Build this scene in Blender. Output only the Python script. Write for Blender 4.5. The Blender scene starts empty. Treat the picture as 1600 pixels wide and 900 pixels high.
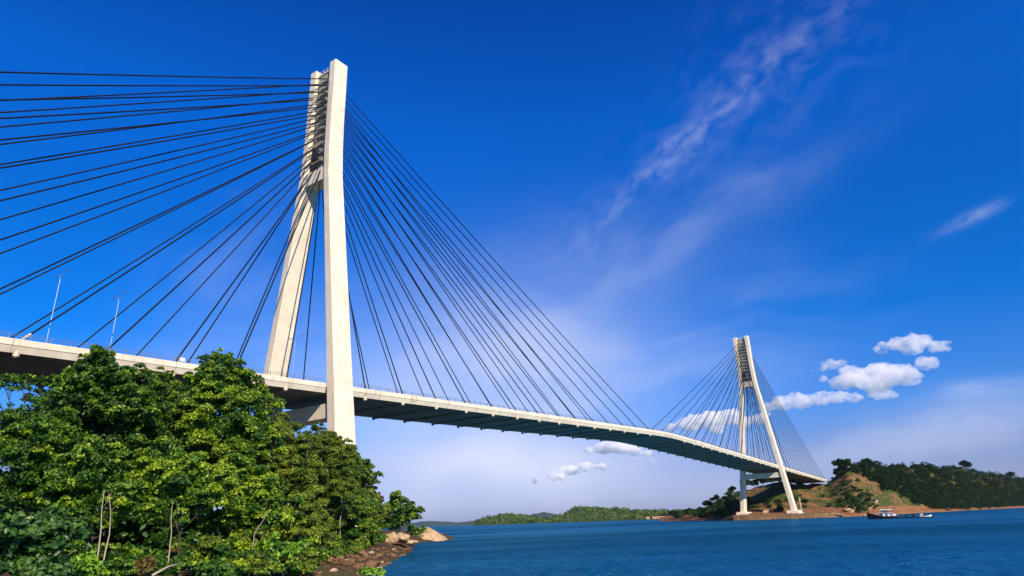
import bpy, math, random
import numpy as np
from mathutils import Vector
random.seed(7)
RNG = np.random.default_rng(11)
sc = bpy.context.scene
COL = sc.collection
PI = math.pi

# ------------------------------------------------------------------ camera
CAM = np.array([-87.60791, -118.06618, 3.97427])
YAW, PITCH, ROLL = (math.radians(a) for a in (35.07181, 20.07104, -2.00677))
FPX = 1005.10097                       # focal length for a 1600 px wide frame
WATER = 1.0
Fv = np.array([math.cos(YAW)*math.cos(PITCH), math.sin(YAW)*math.cos(PITCH), math.sin(PITCH)])
_R = np.cross(Fv, [0, 0, 1]); _R /= np.linalg.norm(_R); _U = np.cross(_R, Fv)
Rv = math.cos(ROLL)*_R + math.sin(ROLL)*_U
Uv = -math.sin(ROLL)*_R + math.cos(ROLL)*_U

def ray(u, v):                         # direction towards a point of the 1600x900 photograph
    d = Fv*FPX + Rv*(u-800) + Uv*(450-v)
    return d/np.linalg.norm(d)
def at(u, v, dist):                    # the point seen there at a given horizontal distance
    d = ray(u, v); return CAM + d*(dist/math.hypot(d[0], d[1]))
def slope(u, v):
    d = ray(u, v); return d[2]/math.hypot(d[0], d[1])
def hdir(u):
    lo, hi = 700., 900.
    for _ in range(40):
        m = (lo+hi)/2
        if ray(u, m)[2] > 0: lo = m
        else: hi = m
    d = ray(u, lo); return d[:2]/np.linalg.norm(d[:2])

cd = bpy.data.cameras.new('camera'); cam = bpy.data.objects.new('camera', cd); COL.objects.link(cam)
from mathutils import Matrix
M = Matrix(((Rv[0], Uv[0], -Fv[0], CAM[0]), (Rv[1], Uv[1], -Fv[1], CAM[1]), (Rv[2], Uv[2], -Fv[2], CAM[2]), (0, 0, 0, 1)))
cam.matrix_world = M
cd.sensor_width = 36.0; cd.lens = 36.0*FPX/1600.0
cd.clip_start = 0.5; cd.clip_end = 60000
sc.camera = cam

# ------------------------------------------------------------------ helpers
def tag(o, label=None, cat=None, group=None, kind=None):
    if label: o['label'] = label
    if cat: o['category'] = cat
    if group: o['group'] = group
    if kind: o['kind'] = kind
    return o
def empty(name, loc, rz=0.0):
    o = bpy.data.objects.new(name, None); COL.objects.link(o)
    o.location = tuple(loc); o.rotation_euler = (0, 0, rz); o.empty_display_size = 0.2
    return o
def mesh_np(name, V, Fc, mat, parent=None, smooth=False, off=(0, 0, 0), attr=None):
    """V (n,3), Fc (m,k) equal-sized polygons or list of lists"""
    me = bpy.data.meshes.new(name)
    V = np.asarray(V, float) - np.asarray(off, float)
    if isinstance(Fc, np.ndarray):
        m, k = Fc.shape
        me.vertices.add(len(V)); me.vertices.foreach_set('co', V.astype(np.float32).ravel())
        me.loops.add(m*k); me.loops.foreach_set('vertex_index', Fc.astype(np.int32).ravel())
        me.polygons.add(m); me.polygons.foreach_set('loop_start', (np.arange(m)*k).astype(np.int32))
        if smooth: me.polygons.foreach_set('use_smooth', np.ones(m, bool))
        me.update(calc_edges=True)
    else:
        me.from_pydata([tuple(p) for p in V], [], Fc)
        if smooth:
            for p in me.polygons: p.use_smooth = True
    if attr is not None:
        a = me.attributes.new('tint', 'FLOAT', 'POINT'); a.data.foreach_set('value', np.asarray(attr, np.float32))
    me.materials.append(mat)
    o = bpy.data.objects.new(name, me); COL.objects.link(o)
    if parent: o.parent = parent
    return o

class MB:
    def __init__(s): s.v = []; s.f = []
    def add(s, vs, fs):
        n = len(s.v); s.v += [tuple(map(float, p)) for p in vs]; s.f += [[i+n for i in f] for f in fs]; return s
    def hexa(s, b, t):                 # bottom quad, top quad (same winding, ccw from above)
        return s.add(list(b)+list(t), [[3, 2, 1, 0], [4, 5, 6, 7], [0, 1, 5, 4], [1, 2, 6, 5], [2, 3, 7, 6], [3, 0, 4, 7]])
    def box(s, x0, x1, y0, y1, z0, z1):
        q = [(x0, y0), (x1, y0), (x1, y1), (x0, y1)]
        return s.hexa([(x, y, z0) for x, y in q], [(x, y, z1) for x, y in q])
    def rings(s, rings, cap=True, closed=True):
        k = len(rings[0]); n = len(s.v)
        for r in rings: s.v += [tuple(map(float, p)) for p in r]
        for i in range(len(rings)-1):
            for j in range(k if closed else k-1):
                a = n+i*k+j; b = n+i*k+(j+1) % k
                s.f.append([a, b, b+k, a+k])
        if cap:
            s.f.append([n+j for j in range(k)][::-1]); s.f.append([n+(len(rings)-1)*k+j for j in range(k)])
        return s
    def tube(s, pts, rad, k=6, cap=True):
        pts = [np.asarray(p, float) for p in pts]
        rad = rad if hasattr(rad, '__len__') else [rad]*len(pts)
        rs = []
        d0 = pts[-1]-pts[0]; ref = np.array([0, 0, 1.]) if abs(d0[2]) < .9*np.linalg.norm(d0) else np.array([1., 0, 0])
        for i, p in enumerate(pts):
            d = pts[min(i+1, len(pts)-1)]-pts[max(i-1, 0)]; d = d/np.linalg.norm(d)
            a = np.cross(d, ref); a /= np.linalg.norm(a); b = np.cross(d, a)
            rs.append([p+rad[i]*(math.cos(t)*a+math.sin(t)*b) for t in np.linspace(0, 2*PI, k, endpoint=False)])
        return s.rings(rs, cap)
    def build(s, name, mat, parent=None, off=(0, 0, 0), smooth=False):
        return mesh_np(name, s.v, s.f, mat, parent, smooth, off)

# ------------------------------------------------------------------ node helpers and materials
class NT:
    def __init__(s, nt): s.nt = nt; s.n = nt.nodes; s.l = nt.links
    def new(s, t, **kw):
        n = s.n.new(t)
        for k, v in kw.items(): setattr(n, k, v)
        return n
    def set(s, sock, v):
        if hasattr(v, 'is_output') or isinstance(v, bpy.types.NodeSocket): s.l.new(v, sock)
        elif v is not None: sock.default_value = v
    def math(s, op, a, b=None, c=None, clamp=False):
        n = s.new('ShaderNodeMath', operation=op, use_clamp=clamp)
        for i, v in enumerate((a, b, c)): s.set(n.inputs[i], v)
        return n.outputs[0]
    def dot(s, a, vec):
        n = s.new('ShaderNodeVectorMath', operation='DOT_PRODUCT'); s.set(n.inputs[0], a); n.inputs[1].default_value = tuple(vec); return n.outputs['Value']
    def noise(s, vec, scale, detail=4, rough=.5, dist=0.0, dim='3D'):
        n = s.new('ShaderNodeTexNoise', noise_dimensions=dim); s.set(n.inputs['Vector'], vec)
        n.inputs['Scale'].default_value = scale; n.inputs['Detail'].default_value = detail
        n.inputs['Roughness'].default_value = rough; n.inputs['Distortion'].default_value = dist
        return n.outputs['Fac']
    def ramp(s, fac, stops, interp='LINEAR'):
        n = s.new('ShaderNodeValToRGB'); cr = n.color_ramp; cr.interpolation = interp
        while len(cr.elements) < len(stops): cr.elements.new(0.5)
        for e, (p, c) in zip(cr.elements, stops):
            e.position = p; e.color = (*c, 1) if len(c) == 3 else c
        s.set(n.inputs[0], fac); return n.outputs['Color']
    def mapr(s, v, a, b, c=0.0, d=1.0, smooth=True):
        n = s.new('ShaderNodeMapRange', interpolation_type='SMOOTHSTEP' if smooth else 'LINEAR'); s.set(n.inputs['Value'], v)
        for k, x in zip(('From Min', 'From Max', 'To Min', 'To Max'), (a, b, c, d)): n.inputs[k].default_value = x
        return n.outputs[0]
    def mix(s, f, a, b, blend='MIX'):
        n = s.new('ShaderNodeMix', data_type='RGBA', blend_type=blend)
        s.set(n.inputs[0], f)
        for i, v in ((6, a), (7, b)): s.set(n.inputs[i], (*v, 1) if isinstance(v, tuple) and len(v) == 3 else v)
        return n.outputs[2]
    def xyz(s, x, y, z):
        n = s.new('ShaderNodeCombineXYZ')
        for i, v in enumerate((x, y, z)): s.set(n.inputs[i], v)
        return n.outputs[0]
    def sep(s, v):
        n = s.new('ShaderNodeSeparateXYZ'); s.set(n.inputs[0], v); return n.outputs
    def scale(s, v, k):
        n = s.new('ShaderNodeVectorMath', operation='MULTIPLY'); s.set(n.inputs[0], v); n.inputs[1].default_value = k; return n.outputs[0]
    def bump(s, h, strength, dist):
        n = s.new('ShaderNodeBump'); n.inputs['Strength'].default_value = strength; n.inputs['Distance'].default_value = dist
        s.set(n.inputs['Height'], h); return n.outputs[0]

def mat(name, color=(.5, .5, .5), rough=.7, metal=0.0, spec=.4):
    m = bpy.data.materials.new(name); m.use_nodes = True
    t = NT(m.node_tree); b = t.n['Principled BSDF']
    b.inputs['Base Color'].default_value = (*color, 1); b.inputs['Roughness'].default_value = rough
    b.inputs['Metallic'].default_value = metal; b.inputs['Specular IOR Level'].default_value = spec
    return m, t, b
def pos(t): return t.new('ShaderNodeNewGeometry').outputs['Position']

def m_concrete(name, c1, c2, lines=0.0, streak=.35, joints=0.0, stain=(.30, .20, .12)):
    m, t, b = mat(name, c1, .88, 0, .15)
    P = pos(t)
    n1 = t.noise(P, .22, 6, .65); n2 = t.noise(t.scale(P, (1.5, 1.5, .05)), 1.0, 5, .65); n3 = t.noise(P, 2.2, 5, .7); n4 = t.noise(t.scale(P, (.35, .35, .10)), 1.0, 4, .6)
    col = t.mix(t.mapr(n1, .35, .7), c1, c2)
    if lines:
        z = t.sep(P)[2]
        lift = t.math('FLOOR', t.math('DIVIDE', z, lines))
        wn = t.new('ShaderNodeTexWhiteNoise', noise_dimensions='1D'); t.l.new(lift, wn.inputs['W'])
        col = t.mix(t.math('MULTIPLY', wn.outputs['Value'], .22), col, c2)
        fr = t.math('FRACT', t.math('DIVIDE', z, lines))
        col = t.mix(t.mapr(fr, .0, .035, .45, 0.0), col, (.34, .25, .17))
    if joints:
        fr = t.math('FRACT', t.math('DIVIDE', t.sep(P)[0], joints))
        col = t.mix(t.mapr(fr, .0, .022, .65, 0.0), col, (.16, .12, .09))
    sm = t.math('MULTIPLY', t.mapr(n2, .50, .72), t.mapr(n4, .42, .62))
    col = t.mix(t.math('MULTIPLY', sm, streak), col, stain)
    col = t.mix(t.mapr(n3, .45, .8, 0.0, .30), col, (.36, .29, .22))
    t.set(b.inputs['Base Color'], col)
    t.set(b.inputs['Normal'], t.bump(t.noise(P, 5, 4), .25, .06))
    return m
CONC = m_concrete('pylon_concrete', (.66, .58, .46), (.56, .48, .37), 4.1, .55)
PARA = m_concrete('parapet_concrete', (.66, .58, .45), (.54, .46, .35), 0, .85, 11.48)
DECK = m_concrete('shaded_deck_concrete', (.13, .15, .14), (.085, .10, .10), 0, .15)  # underside shade and teal light off the water put into the colour
WALL = m_concrete('shaded_wall_concrete', (.32, .28, .22), (.24, .21, .17), 2.2, .4)  # darker concrete, painting in the shade of the recess between the legs
ASPH = mat('asphalt', (.05, .05, .05), .9)[0]
CABLE = mat('cable_sheath', (.003, .0035, .006), .6, 0, .15)[0]
SLEEVE = mat('cable_sleeve', (.03, .028, .026), .6)[0]
DARK = mat('dark_steel_and_shade', (.02, .02, .02), .6)[0]
GALV = mat('galvanised_steel', (.34, .37, .41), .45, .5)[0]
RAIL = mat('railing_paint', (.17, .18, .20), .5, .2)[0]
WHITE = mat('white_paint', (.75, .75, .72), .5)[0]
KNOB = mat('anchor_cap', (.50, .42, .32), .8)[0]

def m_leaf(name, dark, mid, bright, rough=.46, trans=.16, spec=.32):
    m = bpy.data.materials.new(name); m.use_nodes = True; t = NT(m.node_tree)
    b = t.n['Principled BSDF']; out = t.n['Material Output']
    a = t.new('ShaderNodeAttribute', attribute_name='tint').outputs['Fac']
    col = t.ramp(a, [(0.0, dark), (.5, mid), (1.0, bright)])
    t.set(b.inputs['Base Color'], col); b.inputs['Roughness'].default_value = rough; b.inputs['Specular IOR Level'].default_value = spec
    tr = t.new('ShaderNodeBsdfTranslucent'); t.set(tr.inputs['Color'], t.mix(.5, col, (.10, .16, .01)))
    mx = t.new('ShaderNodeMixShader'); mx.inputs[0].default_value = trans
    t.l.new(b.outputs[0], mx.inputs[1]); t.l.new(tr.outputs[0], mx.inputs[2]); t.l.new(mx.outputs[0], out.inputs['Surface'])
    return m
LEAF = {
 'dark':  m_leaf('dark_leaf', (.009, .036, .004), (.034, .095, .007), (.14, .235, .012)),
 'mid':   m_leaf('mid_leaf', (.014, .052, .004), (.060, .142, .007), (.25, .335, .014)),
 'olive': m_leaf('olive_leaf', (.038, .075, .006), (.095, .150, .010), (.20, .25, .017), .5),
 'bright': m_leaf('bright_leaf', (.04, .11, .01), (.09, .20, .012), (.17, .30, .02)),
 'gloss': m_leaf('glossy_leaf', (.014, .045, .008), (.03, .085, .013), (.075, .15, .025), .42, .16, .35),
 'brown': m_leaf('brownish_leaf', (.07, .06, .015), (.12, .085, .02), (.16, .11, .03), .55),
 'far':   m_leaf('hill_leaf', (.003, .011, .003), (.007, .024, .005), (.018, .045, .008), .7, .15, .1),
 'slope': m_leaf('distant_leaf', (.03, .07, .012), (.07, .12, .02), (.13, .17, .035), .7, .2, .1),
 'farlit': m_leaf('slope_leaf', (.015, .045, .008), (.035, .085, .012), (.07, .12, .02), .65, .2, .15),
}
BARK = mat('bark', (.045, .034, .024), .9)[0]
PALEBARK = m_concrete('pale_bark', (.40, .34, .25), (.26, .20, .14), 0, .6)

# ------------------------------------------------------------------ foliage
def leaf_cloud(centers, radii, n_per, size, rng, tints, squash=.8, updir=.55):
    """diamond leaves on the skins of many small clumps; returns V, F, tint"""
    Vs, Ts = [], []
    for c, r, n, tn in zip(centers, radii, n_per, tints):
        n = int(n)
        if n < 1: continue
        d = rng.normal(size=(n, 3)); d /= np.linalg.norm(d, axis=1)[:, None]
        d[:, 2] = np.where(d[:, 2] < -.35, -d[:, 2]*.6, d[:, 2])
        rr = r*(rng.random(n)**.45)
        p = c + d*rr[:, None]*np.array([1, 1, squash])
        nrm = d*.7 + np.array([0, 0, updir*.55]) + rng.normal(size=(n, 3))*.6
        nrm /= np.linalg.norm(nrm, axis=1)[:, None]
        tdir = np.cross(nrm, rng.normal(size=(n, 3))); tdir /= np.linalg.norm(tdir, axis=1)[:, None]
        sdir = np.cross(nrm, tdir)
        L = size*(.6+.8*rng.random(n))[:, None]; Wd = L*.30
        base = p - tdir*L*.5; tip = p + tdir*L*.5 - nrm*L*.12
        l = p + sdir*Wd + nrm*L*.10; r_ = p - sdir*Wd + nrm*L*.10
        Vs.append(np.stack([base, r_, tip, l], 1).reshape(-1, 3))
        Ts.append(np.repeat(np.clip(tn + rng.normal(size=n)*.17, 0, 1), 4))
    V = np.concatenate(Vs); T = np.concatenate(Ts)
    n = len(V)//4; i = np.arange(n)*4
    Fc = np.stack([np.stack([i, i+1, i+2], 1), np.stack([i, i+2, i+3], 1)], 1).reshape(-1, 3)
    return V, Fc, T

def crown_from_blobs(blobs, size, rng, dens=1.0, clump=.30, tint=.5):
    """blobs: (centre, radius). clumps sit on the skin of each blob, leaves on the skin of each clump"""
    C, Rr, N, T = [], [], [], []
    for c, r in blobs:
        C.append(np.array(c)); Rr.append(r*.72); N.append(dens*1.1*4*PI*(r*.72)**2/(size*size*.45)*.8); T.append(max(.05, tint-.2))  # core clump, leaves tinted darker to paint in the inner shade
        cr = max(r*clump, size*1.6)
        k = int(max(6, 2.35*(r/cr)**2))
        for _ in range(k):
            d = rng.normal(size=3); d /= np.linalg.norm(d)
            if d[2] < -.5: d[2] *= -.4
            q = c + d*r*np.array([1, 1, 1.0])*(rng.uniform(.5, 1.06) if rng.random() > .1 else rng.uniform(1.02, 1.14))
            rr = cr*rng.uniform(.5, 1.3)
            C.append(q); Rr.append(rr); N.append(dens*1.15*4*PI*rr*rr/(size*size*.45)); T.append(np.clip(tint+rng.normal()*.34, .05, .95))
    return leaf_cloud(C, Rr, N, size, rng, T)

def branchy(base, blobs, rng, r0, k=6, split=.35, twigs=3):
    m = MB()
    base = np.asarray(base, float)
    cen = np.mean([c for c, r in blobs], 0)
    low = min(c[2]-r for c, r in blobs)
    fork = base*(1-split)+cen*split
    fork[2] = base[2]+(max(low, base[2]+.5)-base[2])*.8 + .25*(cen[2]-max(low, base[2]+.5))
    mid = (base+fork)/2 + rng.normal(size=3)*np.array([1, 1, 0])*.04*np.linalg.norm(fork-base)
    m.tube([base-np.array([0, 0, .4]), mid, fork], [r0*1.15, r0*.9, r0*.7], k)
    for c, r in blobs:
        mid = (fork+c)/2 + rng.normal(size=3)*.08*np.linalg.norm(c-fork)
        c_in = c-(c-fork)*.25
        m.tube([fork-(c-fork)*.02, mid, c_in], [r0*.55, r0*.3, r0*.10], 5)
        for _ in range(twigs):
            d = rng.normal(size=3); d[2] = abs(d[2])*.7; d /= np.linalg.norm(d)
            m.tube([mid*.4+c*.6, c+d*r*.4, c+d*r*.8], [r0*.13, r0*.08, r0*.03], 4)
    return m

def plant(name, label, cat, blobs_px, dist, ground, kind, size=.235, dens=.95, r0=.16, bark=None, group=None, clump=.21, tint=.5, base_u=None, depth=1.0, twigs=3):
    """blobs_px: (u, v, r) in photo pixels around one distance; a real tree at that distance with depth"""
    if size == .235: size = {'olive': .165, 'dark': .215, 'mid': .19, 'gloss': .28, 'bright': .27, 'brown': .2}[kind]
    blobs = []
    for j, (u, v, r) in enumerate(blobs_px):
        rw = r*dist/FPX
        dd = dist + RNG.uniform(-.5, .5)*rw*1.2*depth
        blobs.append((at(u, v, dd), rw*dd/dist))
    if base_u is None: base_u = float(np.mean([b[0] for b in blobs_px]))
    h = hdir(base_u); b = np.array([CAM[0]+h[0]*dist, CAM[1]+h[1]*dist, 0]); b[2] = ground(b[0], b[1])
    root = empty(name, b)
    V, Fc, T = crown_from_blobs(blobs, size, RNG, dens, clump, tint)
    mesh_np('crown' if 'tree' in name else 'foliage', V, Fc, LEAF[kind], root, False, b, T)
    branchy(b, blobs, RNG, r0, twigs=twigs).build('trunk' if 'tree' in name else 'stem', bark or BARK, root, b)
    tag(root, label, cat, group)
    return root

# ------------------------------------------------------------------ noise helper for terrain
def vnoise(x, y, seed=0):
    x = np.asarray(x, float); y = np.asarray(y, float)
    xi = np.floor(x).astype(np.int64); yi = np.floor(y).astype(np.int64); xf = x-xi; yf = y-yi
    def h(a, b):
        n = (a*374761393 + b*668265263 + seed*974634777) & 0x7fffffff
        n = ((n ^ (n >> 13))*1274126177) & 0x7fffffff
        return ((n ^ (n >> 16)) & 0xffff)/65535.0
    u = xf*xf*(3-2*xf); w = yf*yf*(3-2*yf)
    return (h(xi, yi)*(1-u)+h(xi+1, yi)*u)*(1-w)+(h(xi, yi+1)*(1-u)+h(xi+1, yi+1)*u)*w
def fbm(x, y, o=4, seed=0):
    s = 0; a = .5
    for i in range(o):
        s = s+a*vnoise(x*2**i, y*2**i, seed+i); a *= .5
    return s
def grid_faces(nr, nc):
    i = np.arange(nr-1)[:, None]*nc+np.arange(nc-1)[None]
    return np.stack([i, i+1, i+nc+1, i+nc], -1).reshape(-1, 4)

# ------------------------------------------------------------------ water
fw2 = .022*np.array([math.cos(YAW+.15), math.sin(YAW+.15)]); lf2 = .006*np.array([-math.sin(YAW+.15), math.cos(YAW+.15)])
def m_water():
    m = bpy.data.materials.new('sea_water'); m.use_nodes = True; t = NT(m.node_tree); t.n.remove(t.n['Principled BSDF'])
    P = pos(t)
    big = t.noise(t.xyz(t.dot(P, tuple(fw2)+(0,)), t.dot(P, tuple(lf2)+(0,)), .5), 1.0, 5, .6, .6)
    col = t.mix(t.mapr(big, .35, .68), (.0008, .040, .085), (.0015, .060, .114))
    w1 = t.noise(P, .45, 5, .65, .4); w2 = t.noise(P, 2.6, 4, .62, .5)
    h = t.math('ADD', t.math('MULTIPLY', w1, .9), t.math('MULTIPLY', w2, .22))
    nb = t.bump(h, 1.0, .8)
    d = t.new('ShaderNodeBsdfDiffuse'); t.set(d.inputs['Color'], col); t.set(d.inputs['Normal'], nb)
    g = t.new('ShaderNodeBsdfGlossy'); g.inputs['Roughness'].default_value = .26; g.inputs['Color'].default_value = (.25, .78, 1.0, 1); t.set(g.inputs['Normal'], nb)
    mx = t.new('ShaderNodeMixShader'); t.set(mx.inputs[0], t.mapr(big, .35, .66, .15, .34)); t.l.new(d.outputs[0], mx.inputs[1]); t.l.new(g.outputs[0], mx.inputs[2])
    t.l.new(mx.outputs[0], t.n['Material Output'].inputs['Surface'])
    return m
def water_mesh():
    rows = np.concatenate([np.linspace(0.5, 12, 10)[:-1], 12*1.0075**np.arange(0, 640), 12*1.0075**640*1.12**np.arange(1, 42)])
    az0 = YAW
    cols = np.concatenate([np.radians(np.arange(-180, -46, 6.0)), np.radians(np.arange(-46, 46, .22)), np.radians(np.arange(46, 180, 6.0)), [PI]])
    Rr_, A_ = np.meshgrid(rows, cols+az0, indexing='ij')
    X, Y = CAM[0]+Rr_*np.cos(A_), CAM[1]+Rr_*np.sin(A_)
    Z = np.zeros_like(X); g = np.random.default_rng(3)
    sp = Rr_*.0075
    wind = YAW+2.2
    patch = .55+.9*(fbm(X*.012, Y*.012, 3, 41)-.25)
    for i in range(72):
        lam = .6*(3.0/.6)**g.random(); k = 2*PI/lam; th = wind+g.normal()*.75
        amp = .0088*lam**.9*g.uniform(.5, 1.3)
        fade = np.clip((lam-2.2*sp)/(lam*.6), 0, 1)
        Z += amp*fade*np.cos(k*(X*math.cos(th)+Y*math.sin(th))+g.uniform(0, 6.28))
    inview = np.clip((46-np.abs(np.degrees(A_-az0)))/3, 0, 1)
    Z *= patch*inview
    nr, nc = X.shape
    return mesh_np('water', np.stack([X, Y, WATER+Z], -1).reshape(-1, 3), grid_faces(nr, nc), m_water(), None, True)
w = water_mesh(); tag(w, kind='structure')

# ------------------------------------------------------------------ near shore terrain
C2 = CAM[:2]
fw = np.array([math.cos(YAW), math.sin(YAW)]); lf = np.array([-fw[1], fw[0]])
def dl(d, l): return C2 + fw*d + lf*l
def wpt(u, v):
    d = ray(u, v); return (CAM + d*((WATER-CAM[2])/d[2]))[:2]
SHORE = [dl(6, 140), dl(16, 80), dl(23, 48), dl(29, 32), dl(38, 20), wpt(575, 900), wpt(608, 880), wpt(640, 862), wpt(648, 850), wpt(668, 846.5), wpt(690, 845), wpt(712, 842.3),
         wpt(700, 836), dl(172, 55), dl(190, 110), dl(170, 220), dl(60, 260)]
SH = np.array(SHORE)
def sdist(x, y):
    x = np.asarray(x, float); y = np.asarray(y, float)
    best = np.full(x.shape, 1e9); ins = np.zeros(x.shape, bool)
    for i in range(len(SH)):
        a, b = SH[i], SH[(i+1) % len(SH)]
        ab = b-a; t = np.clip(((x-a[0])*ab[0]+(y-a[1])*ab[1])/(ab@ab), 0, 1)
        best = np.minimum(best, np.hypot(x-a[0]-t*ab[0], y-a[1]-t*ab[1]))
        c = ((a[1] > y) != (b[1] > y)); xx = a[0]+(y-a[1])/(b[1]-a[1]+1e-12)*ab[0]
        ins ^= c & (x < xx)
    return np.where(ins, best, -best)
def shore_z(x, y):
    s = sdist(x, y) + (fbm(np.asarray(x)*.35, np.asarray(y)*.35, 3, 3)-.45)*1.8
    z = np.where(s > 0, .9*(1-np.exp(-np.maximum(s, 0)/2.2))+.085*np.maximum(s, 0), s*.35)
    z = np.minimum(z, 6+.02*z)
    return WATER + z + np.where(s > 0, (fbm(np.asarray(x)*.9, np.asarray(y)*.9, 3, 9)-.45)*.35, 0)
def near_ground(x, y): return float(shore_z(np.array([x]), np.array([y]))[0])

def m_shore():
    m, t, b = mat('shore_earth', (.2, .13, .08), .95, 0, .1)
    P = pos(t)
    n = t.noise(P, .5, 5, .6); n2 = t.noise(P, 3.5, 4, .65)
    col = t.ramp(n2, [(.3, (.025, .016, .010)), (.5, (.08, .045, .026)), (.72, (.20, .12, .07))])
    col = t.mix(t.mapr(n, .5, .66), col, (.05, .06, .02))
    t.set(b.inputs['Base Color'], col); t.set(b.inputs['Normal'], t.bump(n2, .8, .3))
    return m
xs = np.concatenate([np.arange(-230, -105, 4), np.arange(-105, 45, .9), np.arange(45, 110, 4)]); ys = np.concatenate([np.arange(-130, -10, .9), np.arange(-10, 130, 4)])
X, Y = np.meshgrid(xs, ys); Z = shore_z(X, Y)
tag(mesh_np('shore_ground', np.stack([X, Y, Z], -1).reshape(-1, 3), grid_faces(len(ys), len(xs)), m_shore(), None, True), kind='structure')

# ------------------------------------------------------------------ rocks
def m_rock(name, c1, c2, c3):
    m, t, b = mat(name, c1, .9, 0, .2)
    P = pos(t); n = t.noise(P, .6, 5, .65); n2 = t.noise(P, 5, 4, .6)
    col = t.mix(t.mapr(n, .35, .65), c1, c2); col = t.mix(t.mapr(n2, .55, .75, 0, .7), col, c3)
    cr = t.math('ABSOLUTE', t.math('SUBTRACT', t.noise(t.scale(P, (.8, .8, 1.8)), 1.0, 4, .6, 1.5), .5)); col = t.mix(t.mapr(cr, .0, .035, .75, 0), col, (.06, .035, .02))
    t.set(b.inputs['Base Color'], col); t.set(b.inputs['Normal'], t.bump(t.noise(P, 3, 5, .7), .7, .25))
    return m
GRANITE = m_rock('granite', (.52, .37, .22), (.40, .25, .14), (.18, .11, .07))
BROWNROCK = m_rock('brown_rock', (.20, .115, .055), (.10, .055, .028), (.33, .21, .11))
PALEROCK = m_rock('pale_rock', (.46, .33, .23), (.34, .22, .14), (.22, .14, .09))
def rock_mesh(name, m, dims, rng, sub=3, jag=.28):
    import bmesh
    bm = bmesh.new(); bmesh.ops.create_icosphere(bm, subdivisions=sub, radius=1.0)
    planes = []
    for _ in range(9):
        d = rng.normal(size=3); d /= np.linalg.norm(d); planes.append((d, rng.uniform(.62, .95)))
    ox, oy = rng.uniform(0, 50, 2)
    for v in bm.verts:
        p = np.array(v.co)
        for d, k in planes:
            e = p@d
            if e > k: p = p-d*(e-k)*.92
        p *= 1+jag*(float(fbm(np.array([p[0]*1.7+ox+p[2]]), np.array([p[1]*1.7+oy-p[2]*.7]), 3, 5)[0])-.45)
        v.co = p*np.array(dims)
    me = bpy.data.meshes.new(name); bm.to_mesh(me); bm.free(); me.materials.append(m)
    return me

ROCKS = [rock_mesh('boulder', mm, (1, .85, .7), np.random.default_rng(20+i), 3, .7) for i, mm in enumerate((BROWNROCK, BROWNROCK, PALEROCK, BROWNROCK, GRANITE))]
def put_rock(me, x, y, z, s, label, group=None, rot=None, name='boulder'):
    o = bpy.data.objects.new(name, me); COL.objects.link(o); o.location = (x, y, z)
    o.scale = s if hasattr(s, '__len__') else (s, s*random.uniform(.8, 1.2), s*random.uniform(.6, .9))
    o.rotation_euler = rot or (random.uniform(-.3, .3), random.uniform(-.3, .3), random.uniform(0, 6.28))
    return tag(o, label, 'boulder', group)
# ------------------------------------------------------------------ BRIDGE
ZC, GR, VW, XC, DH = 37.60504, .03177, 9.0, 176.0, 11.68
def dz(x): return ZC - GR*(np.sqrt((np.asarray(x, float)-XC)**2+VW**2)-VW)
XA, XB, XEND0, XEND1 = 0.0, 350.0, -162.0, 486.0
ORG = np.array([0, 0, 0.0])
bridge = empty('cable_stayed_bridge', (0, 0, 0))
tag(bridge, 'long cream concrete cable stayed bridge with two tall pylons crossing the strait', 'bridge')

def sweep(x0, x1, prof, step=4.0):
    m = MB(); n = max(2, int((x1-x0)/step)+1); rs = []
    for x in np.linspace(x0, x1, n): rs.append([(x, y, float(dz(x))+z) for y, z in prof])
    return m.rings(rs)
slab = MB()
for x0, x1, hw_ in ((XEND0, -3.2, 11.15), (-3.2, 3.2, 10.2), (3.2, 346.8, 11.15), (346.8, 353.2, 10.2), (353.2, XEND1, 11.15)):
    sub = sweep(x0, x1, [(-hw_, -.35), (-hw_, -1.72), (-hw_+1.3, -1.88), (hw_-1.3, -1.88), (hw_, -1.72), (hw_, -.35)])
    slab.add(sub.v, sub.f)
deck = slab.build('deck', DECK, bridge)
sweep(XEND0, XEND1, [(-9.6, -.33), (-9.6, -.30), (9.6, -.30), (9.6, -.33)][::-1]).build('road_surface', ASPH, deck)
pp = [(-DH, 0), (-DH, -.92), (-DH+.10, -1.0), (-DH+.46, -1.93), (-DH+.60, -1.93), (-DH+.53, -.30), (-DH+.42, 0)]
for sgn in (-1, 1):
    for x0, x1 in ((XEND0, -3.4), (3.4, 346.6), (353.4, XEND1)):
        pr = [(y*-sgn if sgn > 0 else y, z) for y, z in pp]
        if sgn > 0: pr = [(-y, z) for y, z in pp][::-1]
        sweep(x0, x1, pr).build('parapet', PARA, deck)
    for x0, x1 in ((XEND0, -3.6), (3.6, 346.4), (353.6, XEND1)):
        m = MB(); y = sgn*(DH-.24)
        for h in (.45, .80):
            m.tube([(x, y, float(dz(x))+h) for x in np.linspace(x0, x1, max(3, int((x1-x0)/8)))], .036, 5)
        for x in np.arange(x0, x1, 2.6):
            z = float(dz(x)); m.box(x-.045, x+.045, y-.04, y+.04, z, z+.83)
        m.build('railing', RAIL, deck)

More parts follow.
